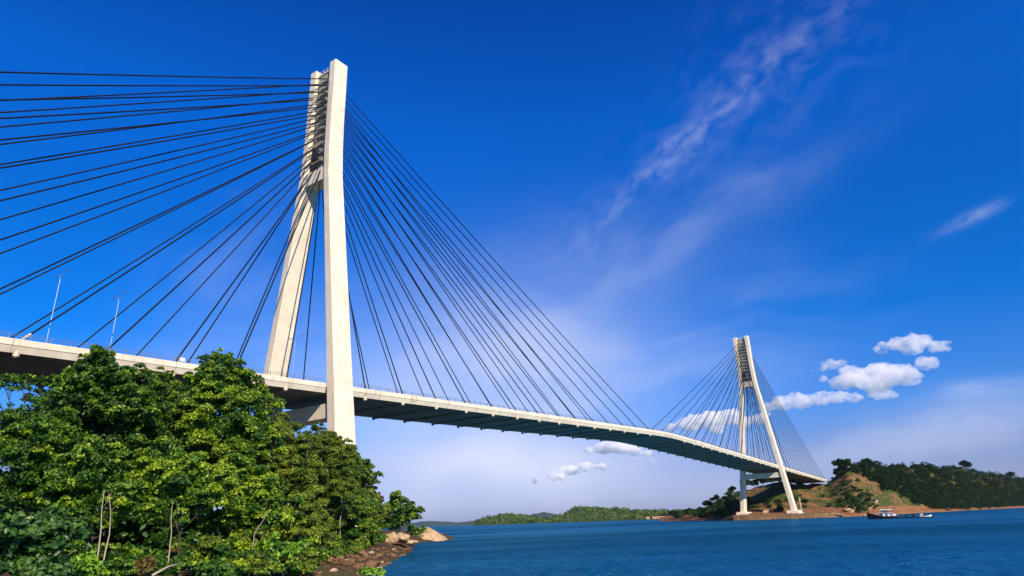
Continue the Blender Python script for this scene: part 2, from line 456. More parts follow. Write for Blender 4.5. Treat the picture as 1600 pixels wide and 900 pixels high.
# pylons -----------------------------------------------------------
PY = ([-2, 84.95, 92, 100.07, 118.0], [16.42, 4.69, 4.22, 4.0, 3.84])
PWX = ([0, 37, 85, 100, 118], [5.7, 5.0, 4.35, 4.1, 4.0])
PWY = ([0, 37, 85, 100, 118], [2.6, 2.35, 1.95, 2.0, 2.3])
def leg_y(z): return np.interp(z, *PY)
def pylon(X0, base_z):
    root = mesh_np('pylon', [(0, 0, 0)]*3, [[0, 1, 2]], CONC, bridge) if False else None
    # the anchor wall between the legs carries the rest of the pylon
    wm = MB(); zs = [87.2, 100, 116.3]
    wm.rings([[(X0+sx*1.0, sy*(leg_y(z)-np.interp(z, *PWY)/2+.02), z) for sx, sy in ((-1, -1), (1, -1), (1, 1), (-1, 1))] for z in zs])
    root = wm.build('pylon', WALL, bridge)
    for sgn in (-1, 1):
        m = MB(); zz = [base_z-3] + list(np.linspace(6, 84.9, 14)) + [88, 92, 96, 100, 106, 112, 118.0]
        rs = []
        for z in zz:
            wx = np.interp(z, *PWX)/2; wy = np.interp(z, *PWY)/2; y = sgn*leg_y(z); c = .12
            rs.append([(X0+a, y+b, z) for a, b in ((-wx+c, -wy), (wx-c, -wy), (wx, -wy+c), (wx, wy-c), (wx-c, wy), (-wx+c, wy), (-wx, wy-c), (-wx, -wy+c))])
        m.rings(rs).build('leg', CONC, root)
    def yin(z): return leg_y(z)-np.interp(z, *PWY)/2+.05
    for z0, z1, hx, nm in ((83.6, 87.1, 1.75, 'crossbeam'), (25.4, 28.4, 1.9, 'crossbeam')):
        m = MB()
        m.hexa([(X0-hx, -yin(z0), z0), (X0+hx, -yin(z0), z0), (X0+hx, yin(z0), z0), (X0-hx, yin(z0), z0)],
               [(X0-hx, -yin(z1), z1), (X0+hx, -yin(z1), z1), (X0+hx, yin(z1), z1), (X0-hx, yin(z1), z1)])
        m.build(nm, CONC, root)
    # top slab with a small rail, black boxes for the shade in openings above the crossbeam
    m = MB(); m.box(X0-1.25, X0+1.25, -2.6, 2.6, 116.32, 116.7)
    for y in (-2, -.7, .7, 2): m.box(X0-1.1, X0-1.04, y-.03, y+.03, 116.7, 117.7)
    m.box(X0-1.1, X0-1.04, -2.4, 2.4, 117.68, 117.74); m.build('cap_slab', CONC, root)
    for sx in (-1, 1):
        for y, z0, z1, wv in ((.7, 87.5, 88.9, 1.5), (.9, 90.2, 93.2, 1.0)):
            m = MB(); xx = X0+sx*1.003
            m.box(min(xx, xx+sx*.8), max(xx, xx+sx*.8), y-wv, y+wv, z0, z1); m.build('opening_shade', DARK, root)
    return root
pyA = pylon(XA, 1.5); pyB = pylon(XB, 3.5)

# cables: 14 on each side of each pylon, in two planes ---------------
A_MAIN = [7.7+11.48*i for i in range(14)]
A_SIDE = [12.5+11.0*i for i in range(10)]+[120.5, 128.5, 135.0, 140.0]
B_SIDE = [9.0+9.45*i for i in range(14)]
TOPZ = [84.5+(113.6-84.5)*(i/13)**.92 for i in range(14)]
cab = []
for X0, dirs in ((XA, ((1, A_MAIN), (-1, A_SIDE))), (XB, ((-1, A_MAIN), (1, B_SIDE)))):
    py = pyA if X0 == XA else pyB
    for sx, offs in dirs:
        for i, o in enumerate(offs):
            for sy in (-1, 1):
                xa = X0+sx*o; a = np.array([xa, sy*(DH-.62), float(dz(xa))-.2]); b = np.array([X0+sx*1.35, sy*1.75, TOPZ[i]])
                n = 11; L = np.linalg.norm((b-a)[:2]); sag = .0045*L
                pts = [a+(b-a)*t-np.array([0, 0, 4*sag*t*(1-t)]) for t in np.linspace(0, 1, n)]
                cab.append((pts, X0, sx, sy, i, a, b))
# the outermost side cables beyond the frame show least: those go in one bundle
rest = MB(); cnt = 0
for pts, X0, sx, sy, i, a, b in cab:
    stuff = (X0 == XB and sx == 1 and sy == 1 and i < 12)
    if stuff: rest.tube(pts, .138, 6); continue
    m = MB(); m.tube(pts, .138, 6); co = m.build('stay_cable', CABLE, bridge, smooth=True)
    d = pts[1]-pts[0]; d /= np.linalg.norm(d)
    if sy < 0 or X0 == XA:
        m = MB(); m.tube([a+d*.2, a+d*1.7, a+d*1.9], [.19, .18, .14], 8); m.build('anchor_sleeve', KNOB if (X0 == XA and sx < 0 and sy < 0 and i == 4) else SLEEVE, co, smooth=True)
rb = rest.build('stay_cable', CABLE, bridge, smooth=True); rb['kind'] = 'stuff'
# bracket blocks on the anchor walls where the cables arrive
for X0, root in ((XA, pyA), (XB, pyB)):
    for i in range(14):
        z = TOPZ[i]
        for sx in (-1, 1):
            m = MB()                       # one corbel across the wall, thinner in the middle, carrying both cables
            xa, xb = X0+sx*.995, X0+sx*random.uniform(1.35, 1.75)
            yy = [-2.0, -1.45, -1.1, 1.1, 1.45, 2.0]; th = [.5, .5, .18, .18, .5, .5]
            m.rings([[(xa, y, z-h-.25), (xb, y, z-h), (xb, y, z+h*.8), (xa, y, z+h*.6)] for y, h in zip(yy, th)])
            m.build('anchor_bracket', WALL, root)
# anchor heads below the deck edge and transverse beams between them
heads = [x for x in [o for o in A_MAIN]+[XB-o for o in A_MAIN]+[-o for o in A_SIDE[:6]]+[XB+o for o in B_SIDE[:6]]]
for k, x in enumerate(heads):
    z = float(dz(x))
    m = MB(); m.box(x-.22, x+.22, -10.2, 10.2, z-2.35, z-1.885); m.build('floor_beam', DECK, deck)
    for sy in ((-1, 1) if k < 40 else (-1,)):
        m = MB(); y = sy*(DH-.62)
        m.tube([(x, y, z-1.6), (x, y, z-2.35), (x, y, z-2.55)], [.42, .42, .2], 8); m.build('anchor_head', KNOB if sy < 0 else DECK, deck, smooth=False)  # far heads take the dark underside colour with its painted shade

# things standing on the deck -------------------------------------------
def u_of(P):
    D = np.asarray(P)-CAM; z = D@Fv; return 800+FPX*(D@Rv)/z
def x_for_u(u, y, lo, hi):
    for _ in range(50):
        m = (lo+hi)/2
        if u_of((m, y, float(dz(m)))) < u: lo = m
        else: hi = m
    return lo
def lamp(x, y, h, label, rz=0.0):
    z = float(dz(x))-.3
    r = empty('street_lamp', (x, y, z), rz); tag(r, label, 'street lamp', 'lamps along the bridge deck')
    m = MB(); m.tube([(0, 0, 0), (0, 0, .35), (0, 0, .36), (0, 0, h)], [.10, .10, .05, .035], 8); m.build('pole', GALV, r)
    for s in (-1, 1):
        m = MB(); m.tube([(0, 0, h-.1), (0, s*.5, h+.45), (0, s*1.2, h+.8), (0, s*1.7, h+.9)], .04, 6); a = m.build('arm', GALV, r)
        m = MB(); m.rings([[(cx*w_, s*(1.7+t*.7), h+.88+cz*w_*.45) for cx, cz in ((-1, -1), (1, -1), (.8, 1), (-.8, 1))] for t, w_ in ((0, .06), (.25, .15), (.8, .13), (1, .05))]); m.build('lamp_head', RAIL, a)
    return r
lamp(x_for_u(66, 0, -85, -20), 0, 14.2, 'street lamp with its tall thin pole at the far left of the deck')
lamp(x_for_u(166, 0, -85, -20), 0, 12.6, 'grey double arm street lamp rising above the deck behind the tallest left tree')
lamp(x_for_u(455, 0, -60, 40), 0, 11.4, 'street lamp on the deck just right of the far leg of the near pylon')
lamp(x_for_u(1184, 0, 300, 380), 0, 8.6, 'tiny street lamp between the legs of the distant pylon')
x = x_for_u(284, -DH+.24, -80, 20); z = float(dz(x))
r = empty('control_box', (x, -DH+.24, z)); tag(r, 'small white box on the parapet between two stay cables', 'box')
m = MB(); m.box(-.38, .38, -.2, .2, .2, .8); m.build('cabinet', WHITE, r)
m = MB(); m.box(-.34, -.26, -.1, .1, 0, .2); m.box(.26, .34, -.1, .1, 0, .2); m.build('feet', RAIL, r)

# ------------------------------------------------------------------ trees and shrubs of the near shore
G = near_ground
NT_ = 'trees and shrubs on the near shore'
def T(name, label, cat, blobs, dist, kind, **kw): return plant(name, label, cat, blobs, dist, G, kind, group=NT_, **kw)
#FOLIAGE#
T('leafy_tree', 'tall dark green tree whose top pokes above the parapet below the double arm lamp', 'tree', [(150, 556, 15), (158, 572, 22), (136, 582, 24), (168, 600, 30), (120, 612, 30), (145, 605, 40), (112, 640, 48), (188, 630, 42), (150, 690, 66), (95, 700, 50)], 52, 'dark', tint=.55)
T('leafy_tree', 'bushy tree with bright yellowish top standing left of the near pylon', 'tree', [(342, 562, 15), (335, 580, 24), (358, 578, 20), (372, 602, 28), (322, 604, 28), (345, 610, 40), (318, 630, 48), (378, 635, 46), (345, 690, 72), (395, 690, 45)], 54, 'mid', tint=.5)
T('leafy_tree', 'rounded mid green tree between the two tallest trees, below the parapet', 'tree', [(212, 588, 16), (240, 615, 34), (215, 650, 46), (272, 650, 42), (245, 700, 60)], 60, 'dark', tint=.6)
T('sparse_tree', 'thin open tree at the left edge with sky showing through its twigs', 'tree', [(10, 604, 16), (40, 606, 14), (8, 655, 22), (66, 600, 10), (50, 640, 12)], 46, 'dark', dens=.30, clump=.35, r0=.10, twigs=7)
T('leafy_tree', 'dull olive tree at the left edge under the thin open tree', 'tree', [(20, 710, 46), (62, 690, 44), (25, 770, 55), (85, 760, 55)], 45, 'mid', tint=.35)
T('leafy_tree', 'olive topped tree just left of the foot of the near pylon', 'tree', [(430, 678, 34), (418, 715, 48), (462, 710, 36), (440, 760, 55)], 62, 'olive', tint=.5)
T('leafy_tree', 'brownish green tree in front of the near pylon leg', 'tree', [(495, 690, 26), (505, 700, 26), (524, 714, 26), (508, 722, 38), (475, 760, 48), (525, 770, 42), (500, 800, 46)], 72, 'olive', tint=.35)
T('leafy_tree', 'dark tree whose narrow top stands right in front of the pylon leg', 'tree', [(518, 690, 14), (528, 704, 20), (534, 735, 32), (520, 780, 40), (548, 800, 34)], 80, 'dark', tint=.6)
T('leafy_tree', 'dusty olive tree just right of the near pylon leg', 'tree', [(556, 734, 26), (545, 745, 28), (564, 756, 24), (560, 775, 30), (572, 800, 24), (550, 800, 36), (585, 815, 22)], 96, 'olive', size=.42, tint=.3)
T('lone_tree', 'separate small round tree standing over the boulders at the right end of the thicket', 'tree', [(622, 787, 17), (636, 800, 18), (612, 802, 18), (650, 808, 12), (605, 818, 14), (626, 818, 20)], 112, 'dark', size=.42, r0=.22, tint=.55)
T('leafy_tree', 'mid green tree behind the two slim pale trunks', 'tree', [(130, 760, 48), (190, 770, 50), (165, 730, 44), (215, 800, 34), (120, 800, 38)], 44, 'mid', r0=.08, base_u=140, tint=.5)
T('leafy_tree', 'mid green tree behind the single slim pale trunk', 'tree', [(285, 765, 52), (250, 740, 40), (320, 780, 42), (265, 795, 32)], 44, 'mid', r0=.08, base_u=285, tint=.6)
T('leafy_tree', 'light green tree in the middle of the thicket', 'tree', [(395, 790, 52), (370, 750, 42), (430, 815, 40), (350, 820, 36)], 47, 'mid', tint=.65)
T('leafy_shrub', 'olive green shrub above the brown rocks at the water', 'shrub', [(475, 820, 42), (450, 845, 34), (500, 845, 28)], 54, 'olive', r0=.08, tint=.5)
T('leafy_shrub', 'dark glossy shrub filling the bottom left corner', 'shrub', [(22, 850, 44), (60, 870, 36), (0, 890, 40), (85, 830, 36)], 36, 'gloss', r0=.08, tint=.5)
T('leafy_shrub', 'bright green shrub with large leaves at the water edge', 'shrub', [(430, 858, 20), (408, 866, 18), (452, 868, 16), (425, 875, 16)], 45, 'bright', r0=.05, tint=.7)
T('leafy_shrub', 'small olive shrub between the pale trunk and the rocks', 'shrub', [(322, 862, 22), (305, 878, 18), (335, 878, 14)], 43, 'olive', r0=.05, tint=.5)
T('leafy_shrub', 'small bright shrub at the bottom edge near the pale trunks', 'shrub', [(112, 888, 16), (132, 892, 14)], 36, 'bright', r0=.04, tint=.7)
T('leafy_shrub', 'dense dark shrub under the brownish tree above the shore', 'shrub', [(530, 835, 34), (540, 815, 28), (560, 840, 26), (505, 850, 20), (575, 835, 20)], 76, 'mid', r0=.08, tint=.4)
T('leafy_shrub', 'little green sprig at the water edge along the bottom of the picture', 'shrub', [(576, 896, 7), (588, 893, 5)], 46, 'bright', r0=.02, tint=.8, size=.22)
T('leafy_shrub', 'low green shrub between the boulders and the granite slab', 'shrub', [(652, 834, 8), (645, 830, 8), (660, 830, 6)], 120, 'mid', r0=.05, tint=.5)
T('leafy_shrub', 'rust brown shrub on the right side of the thicket', 'shrub', [(588, 782, 12), (592, 798, 10)], 98, 'brown', r0=.05, tint=.5)
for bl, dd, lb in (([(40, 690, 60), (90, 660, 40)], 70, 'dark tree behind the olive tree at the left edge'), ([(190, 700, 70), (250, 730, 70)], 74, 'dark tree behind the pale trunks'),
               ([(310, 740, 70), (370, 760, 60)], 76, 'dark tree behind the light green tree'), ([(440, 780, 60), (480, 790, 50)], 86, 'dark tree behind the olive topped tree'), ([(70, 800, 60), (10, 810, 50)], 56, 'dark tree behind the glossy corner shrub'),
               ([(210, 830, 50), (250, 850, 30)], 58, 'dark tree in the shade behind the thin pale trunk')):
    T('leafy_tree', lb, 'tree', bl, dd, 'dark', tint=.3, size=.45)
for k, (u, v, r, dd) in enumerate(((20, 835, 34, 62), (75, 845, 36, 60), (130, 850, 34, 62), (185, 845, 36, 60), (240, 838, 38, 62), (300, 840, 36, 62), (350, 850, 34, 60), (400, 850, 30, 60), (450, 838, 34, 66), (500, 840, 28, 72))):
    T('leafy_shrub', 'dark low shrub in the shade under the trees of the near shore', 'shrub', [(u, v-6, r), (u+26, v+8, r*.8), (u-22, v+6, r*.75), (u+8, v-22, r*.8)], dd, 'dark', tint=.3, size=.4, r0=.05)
for k, (u, v, r, dd, kd, lb) in enumerate(((190, 868, 20, 44, 'mid', 'leafy shrub right of the two pale trunks'), (232, 866, 18, 45, 'dark', 'small shrub left of the single pale trunk'), (300, 850, 20, 45, 'mid', 'leafy shrub right of the single pale trunk'),
        (365, 862, 20, 46, 'mid', 'yellow green shrub left of the bright water edge shrub'), (385, 842, 24, 47, 'olive', 'olive shrub behind the bright water edge shrub'), (480, 858, 18, 50, 'mid', 'mid green shrub right of the bright water edge shrub'),
        (120, 862, 24, 42, 'dark', 'dark shrub left of the two pale trunks'), (70, 905, 22, 33, 'gloss', 'glossy sprig low at the bottom edge near the corner'))):
    T('leafy_shrub', lb, 'shrub', [(u, v, r), (u+r*.8, v+r*.3, r*.7), (u-r*.8, v+r*.35, r*.7)], dd, kd, tint=.5, size=.24, r0=.04)
for k, (u, v, r, dd, kd, lb) in enumerate(((345, 880, 16, 42, 'mid', 'low shrub at the edge of the rubble right of the driftwood'), (400, 884, 12, 43, 'olive', 'small olive shrub among the rubble'), (470, 872, 14, 48, 'olive', 'olive shrub on the rubble bank right of the bright shrub'),
        (520, 858, 16, 58, 'mid', 'green shrub overhanging the rubble near the middle'), (556, 850, 14, 72, 'olive', 'olive shrub overhanging the rubble further right'), (585, 838, 12, 86, 'mid', 'green shrub just left of the granite rocks'), (215, 888, 12, 40, 'brown', 'brown dry shrub left of the driftwood'))):
    T('leafy_shrub', lb, 'shrub', [(u, v, r), (u+r*.9, v+r*.3, r*.7), (u-r*.9, v+r*.35, r*.7)], dd, kd, tint=.45, size=.24, r0=.04)
bank = [(365, 888, 13, 41, 'mid'), (392, 872, 15, 44, 'dark'), (418, 890, 11, 42.5, 'olive'), (446, 884, 13, 45, 'mid'), (474, 890, 10, 46, 'olive'), (496, 874, 13, 50, 'mid'), (512, 868, 12, 54, 'dark'), (534, 860, 14, 62, 'olive'), (548, 856, 11, 66, 'mid'),
        (566, 848, 12, 76, 'mid'), (576, 842, 12, 82, 'dark'), (335, 894, 12, 39.5, 'dark'), (240, 886, 14, 41, 'dark'), (290, 884, 16, 41, 'mid'), (200, 884, 15, 41, 'dark'), (180, 892, 12, 39, 'mid')]
for k, (u, v, r, dd, kd) in enumerate(bank):
    T('leafy_shrub', 'low %s shrub growing between the rocks and the thicket on the near bank' % {'mid': 'fresh green', 'dark': 'dark green', 'olive': 'olive'}[kd], 'shrub', [(u, v, r), (u+r, v+r*.3, r*.75), (u-r, v+r*.35, r*.75)], dd, kd, tint=.45, size=.2, r0=.03)
# pale trunks in front, driftwood
def pale_trunk(pts, dist, r, label):
    P3 = [at(u, v, dist) for u, v in pts]; b = P3[0].copy(); b[2] = G(b[0], b[1])
    root = empty('bare_trunk', b); tag(root, label, 'tree trunk')
    m = MB(); P3[0] = b-np.array([0, 0, .2]); m.tube(P3, list(np.linspace(r, r*.28, len(P3))), 7); m.build('trunk', PALEBARK, root, b, True)
    m = MB(); q = P3[-2]; m.tube([q, q+np.array([.22, -.1, .4]), q+np.array([.3, -.15, .9])], [r*.25, r*.18, r*.08], 5); m.build('branch', PALEBARK, root, b, True)
pale_trunk([(150, 893), (154, 860), (158, 825), (159, 795), (163, 765)], 41.2, .048, 'left one of two slim pale trunks at the bottom left')
pale_trunk([(158, 893), (164, 865), (171, 835), (173, 800), (170, 770)], 41.4, .045, 'right one of two slim pale trunks at the bottom left')
pale_trunk([(264, 890), (265, 860), (268, 830), (267, 812), (269, 790)], 41.2, .038, 'single slim pale trunk right of the paired trunks')
pale_trunk([(533, 842), (531, 815), (536, 790), (532, 775)], 70, .05, 'pale bare stem standing in the shrubs above the rubble')
pale_trunk([(392, 850), (398, 832), (412, 812), (416, 800)], 43.6, .03, 'thin crooked bare stem in front of the light green tree')
a = at(238, 899, 38); b = at(283, 879, 39.5)
b[2] = max(b[2], G(b[0], b[1])+.1)
m = MB(); m.tube([a-a, (b-a)*.5+np.array([0, 0, .08]), b-a], [.06, .05, .025], 6); o = m.build('driftwood', PALEBARK, None, (0, 0, 0), True); o.location = a
tag(o, 'pale bare branch leaning over the rocks at the bottom', 'driftwood')

# ------------------------------------------------------------------ shore rocks
rr = np.random.default_rng(5)
for k in range(145):
    t = rr.random()
    path = [wpt(360, 912), wpt(480, 902), wpt(575, 898), wpt(610, 878), wpt(640, 860)]
    seg = t*4; i = min(int(seg), 3); f = seg-i
    p = path[i]*(1-f)+path[i+1]*f
    nrm = lf if i > 1 else fw
    p = p + (lf*.8+fw*.5)*rr.uniform(-.5, 3.4)
    s = rr.uniform(.14, .26) + .38*rr.random()**3
    put_rock(ROCKS[(0, 1, 3, 0, 1, 3, 0, 1, 3, 0, 2, 1)[k % 12]], p[0], p[1], G(p[0], p[1])+s*.22, s, 'brown or pale boulder in the rubble along the near shore below the trees', 'boulders along the near shore')
for k in range(150):                    # rubble in front of the thicket
    u = rr.uniform(425, 585); v = rr.uniform(max(866, 898-(u-425)*.24), 903)
    d_ = ray(u, v); tt = (WATER+.7-CAM[2])/d_[2]; p = CAM+d_*tt; zg = G(p[0], p[1])
    if zg < WATER-.1: continue
    s = rr.uniform(.10, .20)+.30*rr.random()**3
    put_rock(ROCKS[(0, 1, 3, 0, 1, 3, 2)[k % 7]], p[0], p[1], zg+s*.25, s, 'brown or pale boulder in the rubble along the near shore below the trees', 'boulders along the near shore')
for (u, v, dist, s, me, lb) in ((612, 838, 104, (1.1, 1.3, 1.9), 4, 'leaning sunlit slab of granite below the lone tree'), (628, 836, 108, (1.5, 1.4, 1.3), 4, 'rounded granite boulder beside the leaning slab'),
        (600, 842, 98, (1.0, 1.2, 1.5), 4, 'pointed granite rock at the left of the leaning slab'), (636, 844, 110, (2.0, 2.2, .8), 4, 'flat granite rock at the foot of the lone tree'),
        (618, 852, 97, (3.4, 3.0, .8), 3, 'low brown rock shelf running into the water')):
    P = at(u, v, dist); put_rock(ROCKS[me], P[0], P[1], max(P[2]-.3, WATER+.1), s, lb, None, (rr.uniform(-.2, .2), rr.uniform(-.2, .2), rr.uniform(0, 6)))
cP = (wpt(662, 846)+wpt(706, 843.5))/2; ax = wpt(706, 843.5)-wpt(662, 846); Lx = np.linalg.norm(ax)/2
big = rock_mesh('granite_headland', GRANITE, (1, 1, 1), np.random.default_rng(3), 4, .5)
o = put_rock(big, cP[0]-1.5, cP[1]+1.5, WATER-.2, (Lx*1.12, 5.0, 3.3), 'long smooth sunlit granite headland tapering into the water', None, (0, .08, math.atan2(ax[1], ax[0])), 'granite_headland'); o['category'] = 'rock'

# ------------------------------------------------------------------ far island with the second pylon
def interp(u, pts): return np.interp(u, [p[0] for p in pts], [p[1] for p in pts])
def polar_hill(name, us, crest, Ds, Dc, Db, ledge, material, rows=46, rough=(1.0, .05), seed=1, back=14):
    V = []; info = []
    ts = list(np.linspace(0, 1, rows)**1.25)
    for u in us:
        h = hdir(u); ds, dc, db = interp(u, Ds), interp(u, Dc), interp(u, Db)
        zc = CAM[2]+slope(u, interp(u, crest))*dc-WATER
        lg = interp(u, ledge)
        col = []
        for t in ts:
            d = ds+(dc-ds)*t
            e = (d-ds)
            z = lg*(1-math.exp(-e/3.0)) + (zc-lg)*(max(0, (t-.12)/.88)**1.15) if zc > lg else zc*(1-math.exp(-e/8))
            col.append((d, z-.6))
        for k in range(1, back+1):
            f = k/back; d = dc+(db-dc)*f
            col.append((d, zc*(1-f*f)-1.5*f-.6))
        for d, z in col:
            x, y = CAM[0]+h[0]*d, CAM[1]+h[1]*d
            n = (fbm(np.array([x*rough[1]]), np.array([y*rough[1]]), 5, seed)[0]-.48)*rough[0] - abs(fbm(np.array([x*rough[1]*1.3+9]), np.array([y*rough[1]*1.3]), 3, seed+3)[0]-.45)*rough[0]*.9
            w_ = min(1, max(0, (d-ds)/15))
            V.append((x, y, WATER+z+n*w_*min(1.0, max(.15, z/10))))
    nr, nc = len(us), rows+back
    V = np.array(V)
    o = mesh_np(name, V, grid_faces(nr, nc)[:, ::-1], material, None, True)
    return o, V.reshape(nr, nc, 3)

def m_hill():
    m, t, b = mat('island_ground', (.2, .12, .06), .95, 0, .1)
    P = pos(t)
    n1 = t.noise(P, .035, 5, .62, .5); n2 = t.noise(P, .25, 5, .65); n3 = t.noise(P, .9, 4, .6)
    green = t.ramp(n3, [(.30, (.012, .028, .006)), (.5, (.045, .07, .014)), (.75, (.12, .11, .035))])
    earth = t.ramp(n3, [(.3, (.085, .042, .02)), (.52, (.22, .095, .040)), (.72, (.40, .23, .12))])
    z = t.sep(P)[2]
    lo = t.mapr(z, WATER+3.4, WATER+6.0, .5, 0.0)
    f = t.mapr(t.math('ADD', t.math('ADD', t.math('MULTIPLY', n1, .5), t.math('MULTIPLY', n2, .5)), lo), .48, .56)
    t.set(b.inputs['Base Color'], t.mix(f, green, earth)); t.set(b.inputs['Normal'], t.bump(t.noise(P, .5, 5, .7), .9, 1.5))
    return m
g0 = None
us = np.concatenate([np.arange(1030, 1420, 4.0), np.arange(1420, 1760, 8.0)])
CREST = [(1030, 807), (1062, 803), (1085, 799), (1105, 792), (1130, 778), (1160, 766), (1190, 758), (1230, 750), (1262, 751), (1300, 755), (1316, 742), (1335, 727), (1360, 725), (1385, 728), (1420, 728), (1450, 730), (1490, 734), (1520, 732), (1560, 743), (1600, 750), (1760, 775)]
DSH = [(1030, 640), (1062, 580), (1090, 520), (1135, 452), (1146, 438), (1240, 436), (1290, 440), (1350, 462), (1400, 520), (1476, 700), (1600, 1150), (1760, 1500)]
DCR = [(1030, 720), (1090, 620), (1150, 560), (1240, 552), (1290, 585), (1340, 590), (1400, 640), (1476, 830), (1600, 1320), (1760, 1700)]
DBK = [(1030, 800), (1150, 760), (1300, 800), (1600, 1600), (1760, 2000)]
LED = [(1030, 1.0), (1130, 2.0), (1146, 4.2), (1290, 3.6), (1330, 2.6), (1440, 3.0), (1500, 2.5), (1760, 3)]
isl, IV = polar_hill('island_ground', us, CREST, DSH, DCR, DBK, LED, m_hill(), rough=(7.0, .05), seed=4)
tag(isl, kind='structure')
def island_pt(u, f):                   # a point of the island surface, f from shore (0) to crest (1)
    i = int(np.clip(np.searchsorted(us, u), 1, len(us)-1)); j = f*45; j0 = int(j); j1 = min(j0+1, 45)
    a = (u-us[i-1])/(us[i]-us[i-1])
    return (IV[i-1, j0]*(1-a)+IV[i, j0]*a)*(1-(j-j0))+(IV[i-1, j1]*(1-a)+IV[i, j1]*a)*(j-j0)

# pylon footing ledge and stone embankment
m = MB()
base = [island_pt(u, 0) for u in (1145, 1165, 1185, 1205, 1225, 1245, 1265, 1285, 1300)]
rs = []
for k, u in enumerate((1145, 1165, 1185, 1205, 1225, 1245, 1265, 1285, 1300)):
    h = hdir(u); d0 = interp(u, DSH)-1.2
    q = lambda d, z: (CAM[0]+h[0]*d, CAM[1]+h[1]*d, z)
    j = 1.4*rr.random()
    rs.append([q(d0-j, WATER-.6), q(d0+1.2-j, WATER+1.9+j*.5), q(d0+9, WATER+2.6+j*.3), q(d0+9, WATER-.6)])
m.rings(rs); o = m.build('stone_embankment', BROWNROCK, None, rs[4][0]); o.location = rs[4][0]
tag(o, 'low rough stone embankment along the water below the distant pylon', 'embankment')
for sy in (-1, 1):
    yb = sy*leg_y(7.0)
    m = MB()
    m.rings([[(XB+a*w_, yb+b*w_, z) for a, b in ((-5.5, -3.6), (5.5, -3.6), (5.5, 3.6), (-5.5, 3.6))] for z, w_ in ((1.5, 1.0), (5.3, .94), (5.7, .8))]).build('footing', CONC, pyB)
    m = MB(); yb = sy*leg_y(2.0)
    m.rings([[(XA+a*w_, yb+b*w_, z) for a, b in ((-5.5, -3.6), (5.5, -3.6), (5.5, 3.6), (-5.5, 3.6))] for z, w_ in ((.2, 1.0), (4.0, .94), (4.4, .8))]).build('footing', CONC, pyA)

# protos of far trees, copied with their parts
def proto(name, kind, h, w_, seed, leaf=.9, dens=.8, trunk_vis=.35):
    g = np.random.default_rng(seed); root = empty(name, (0, 0, 0))
    bl = [(np.array([g.uniform(-.35, .35)*w_, g.uniform(-.35, .35)*w_, h*g.uniform(.55, .82)]), w_*g.uniform(.28, .42)) for _ in range(5)]
    V, Fc, T_ = crown_from_blobs(bl, leaf, g, dens, .4, .5)
    mesh_np('crown', V, Fc, LEAF[kind], root, False, (0, 0, 0), T_)
    branchy((0, 0, 0), bl, g, .16, 5, .3, 1).build('trunk', BARK, root)
    return root
def copy_tree(o, parent=None):
    c = o.copy(); COL.objects.link(c); c.parent = parent
    for ch in o.children: copy_tree(ch, c)
    return c
PRO = [proto('island_tree', 'farlit', 6, 5.5, 31), proto('island_tree', 'farlit', 5, 6.5, 32), proto('island_tree', 'far', 7, 6.5, 33), proto('island_bush', 'farlit', 2.6, 4.2, 34, .7), proto('island_bush', 'far', 3.0, 4.5, 35, .7)]
used = set()
def put_tree(i, P, s, label, group=None, rz=None, cat=None):
    o = PRO[i] if i not in used else copy_tree(PRO[i]); used.add(i)
    o.location = (P[0], P[1], P[2]-.3); o.scale = (s, s, s*random.uniform(.9, 1.15)); o.rotation_euler = (0, 0, random.uniform(0, 6.28) if rz is None else rz)
    tag(o, label, cat or ('bush' if i > 2 else 'tree'), group)
    return o
SKY = [(1342, .99, 1.15, 'lone round tree on the bare brow at the left end of the wooded hill'), (1328, .93, 1.4, 'broad dark tree left of the lone tree on the hill brow'), (1392, .99, .7, 'small tree on the skyline right of the bare brow'),
       (1446, 1.0, 1.0, 'feathery tree rising above the middle of the wooded hill'), (1470, 1.0, .9, 'thin tree on the skyline beside the feathery tree'), (1487, .97, 0.7, 'round crowned tree on the skyline right of the thin tree'), (1525, .99, 1.7, 'widest crown on the skyline of the wooded hill'), (1592, 1.0, 1.5, 'tree on the skyline at the right edge')]
for k, (u, f, s, lb) in enumerate(SKY):
    put_tree((0, 2, 1, 1, 0, 2, 2, 2)[k], island_pt(u, f), s, lb)
put_tree(0, island_pt(1172, .97), 1.3, 'bright green round tree on the crest behind the left leg of the distant pylon')
for k, (u, f, s) in enumerate(((1186, .97, 1.1), (1200, .96, 1.2), (1214, .97, 1.1), (1228, .95, 1.0), (1246, .97, .8), (1150, .95, .8))):
    put_tree(2 if k % 2 else 1, island_pt(u, f), s, 'green tree in the row on the crest below the distant deck', 'trees below the distant deck')
g = np.random.default_rng(77)
clus = [(g.uniform(1110, 1395), g.uniform(.14, .99)**.8) for _ in range(46)]
for k in range(285):                    # bushes in loose clumps on the open slope
    cu, cf = clus[k % 46]; u = cu+g.normal()*7; f = float(np.clip(cf+g.normal()*.06, .12, .99))
    if not 1080 < u < 1400 or (u > 1362 and f > .5): continue
    put_tree(int(g.choice([3, 4, 3, 0, 3])), island_pt(u, f), g.uniform(.3, .8)*(.7 if f > .6 else 1), 'green bush scattered on the open earthy slope behind the distant pylon', 'bushes on the open slope')
for k in range(80):  # bushes of the flank, drawn and tagged as small trees
    u = g.uniform(1048, 1150); f = g.uniform(.15, 1.0)
    put_tree(int(g.choice([0, 1, 2])), island_pt(u, f), g.uniform(.5, .9), 'green bush on the low left flank of the distant island', 'bushes on the left flank of the island')
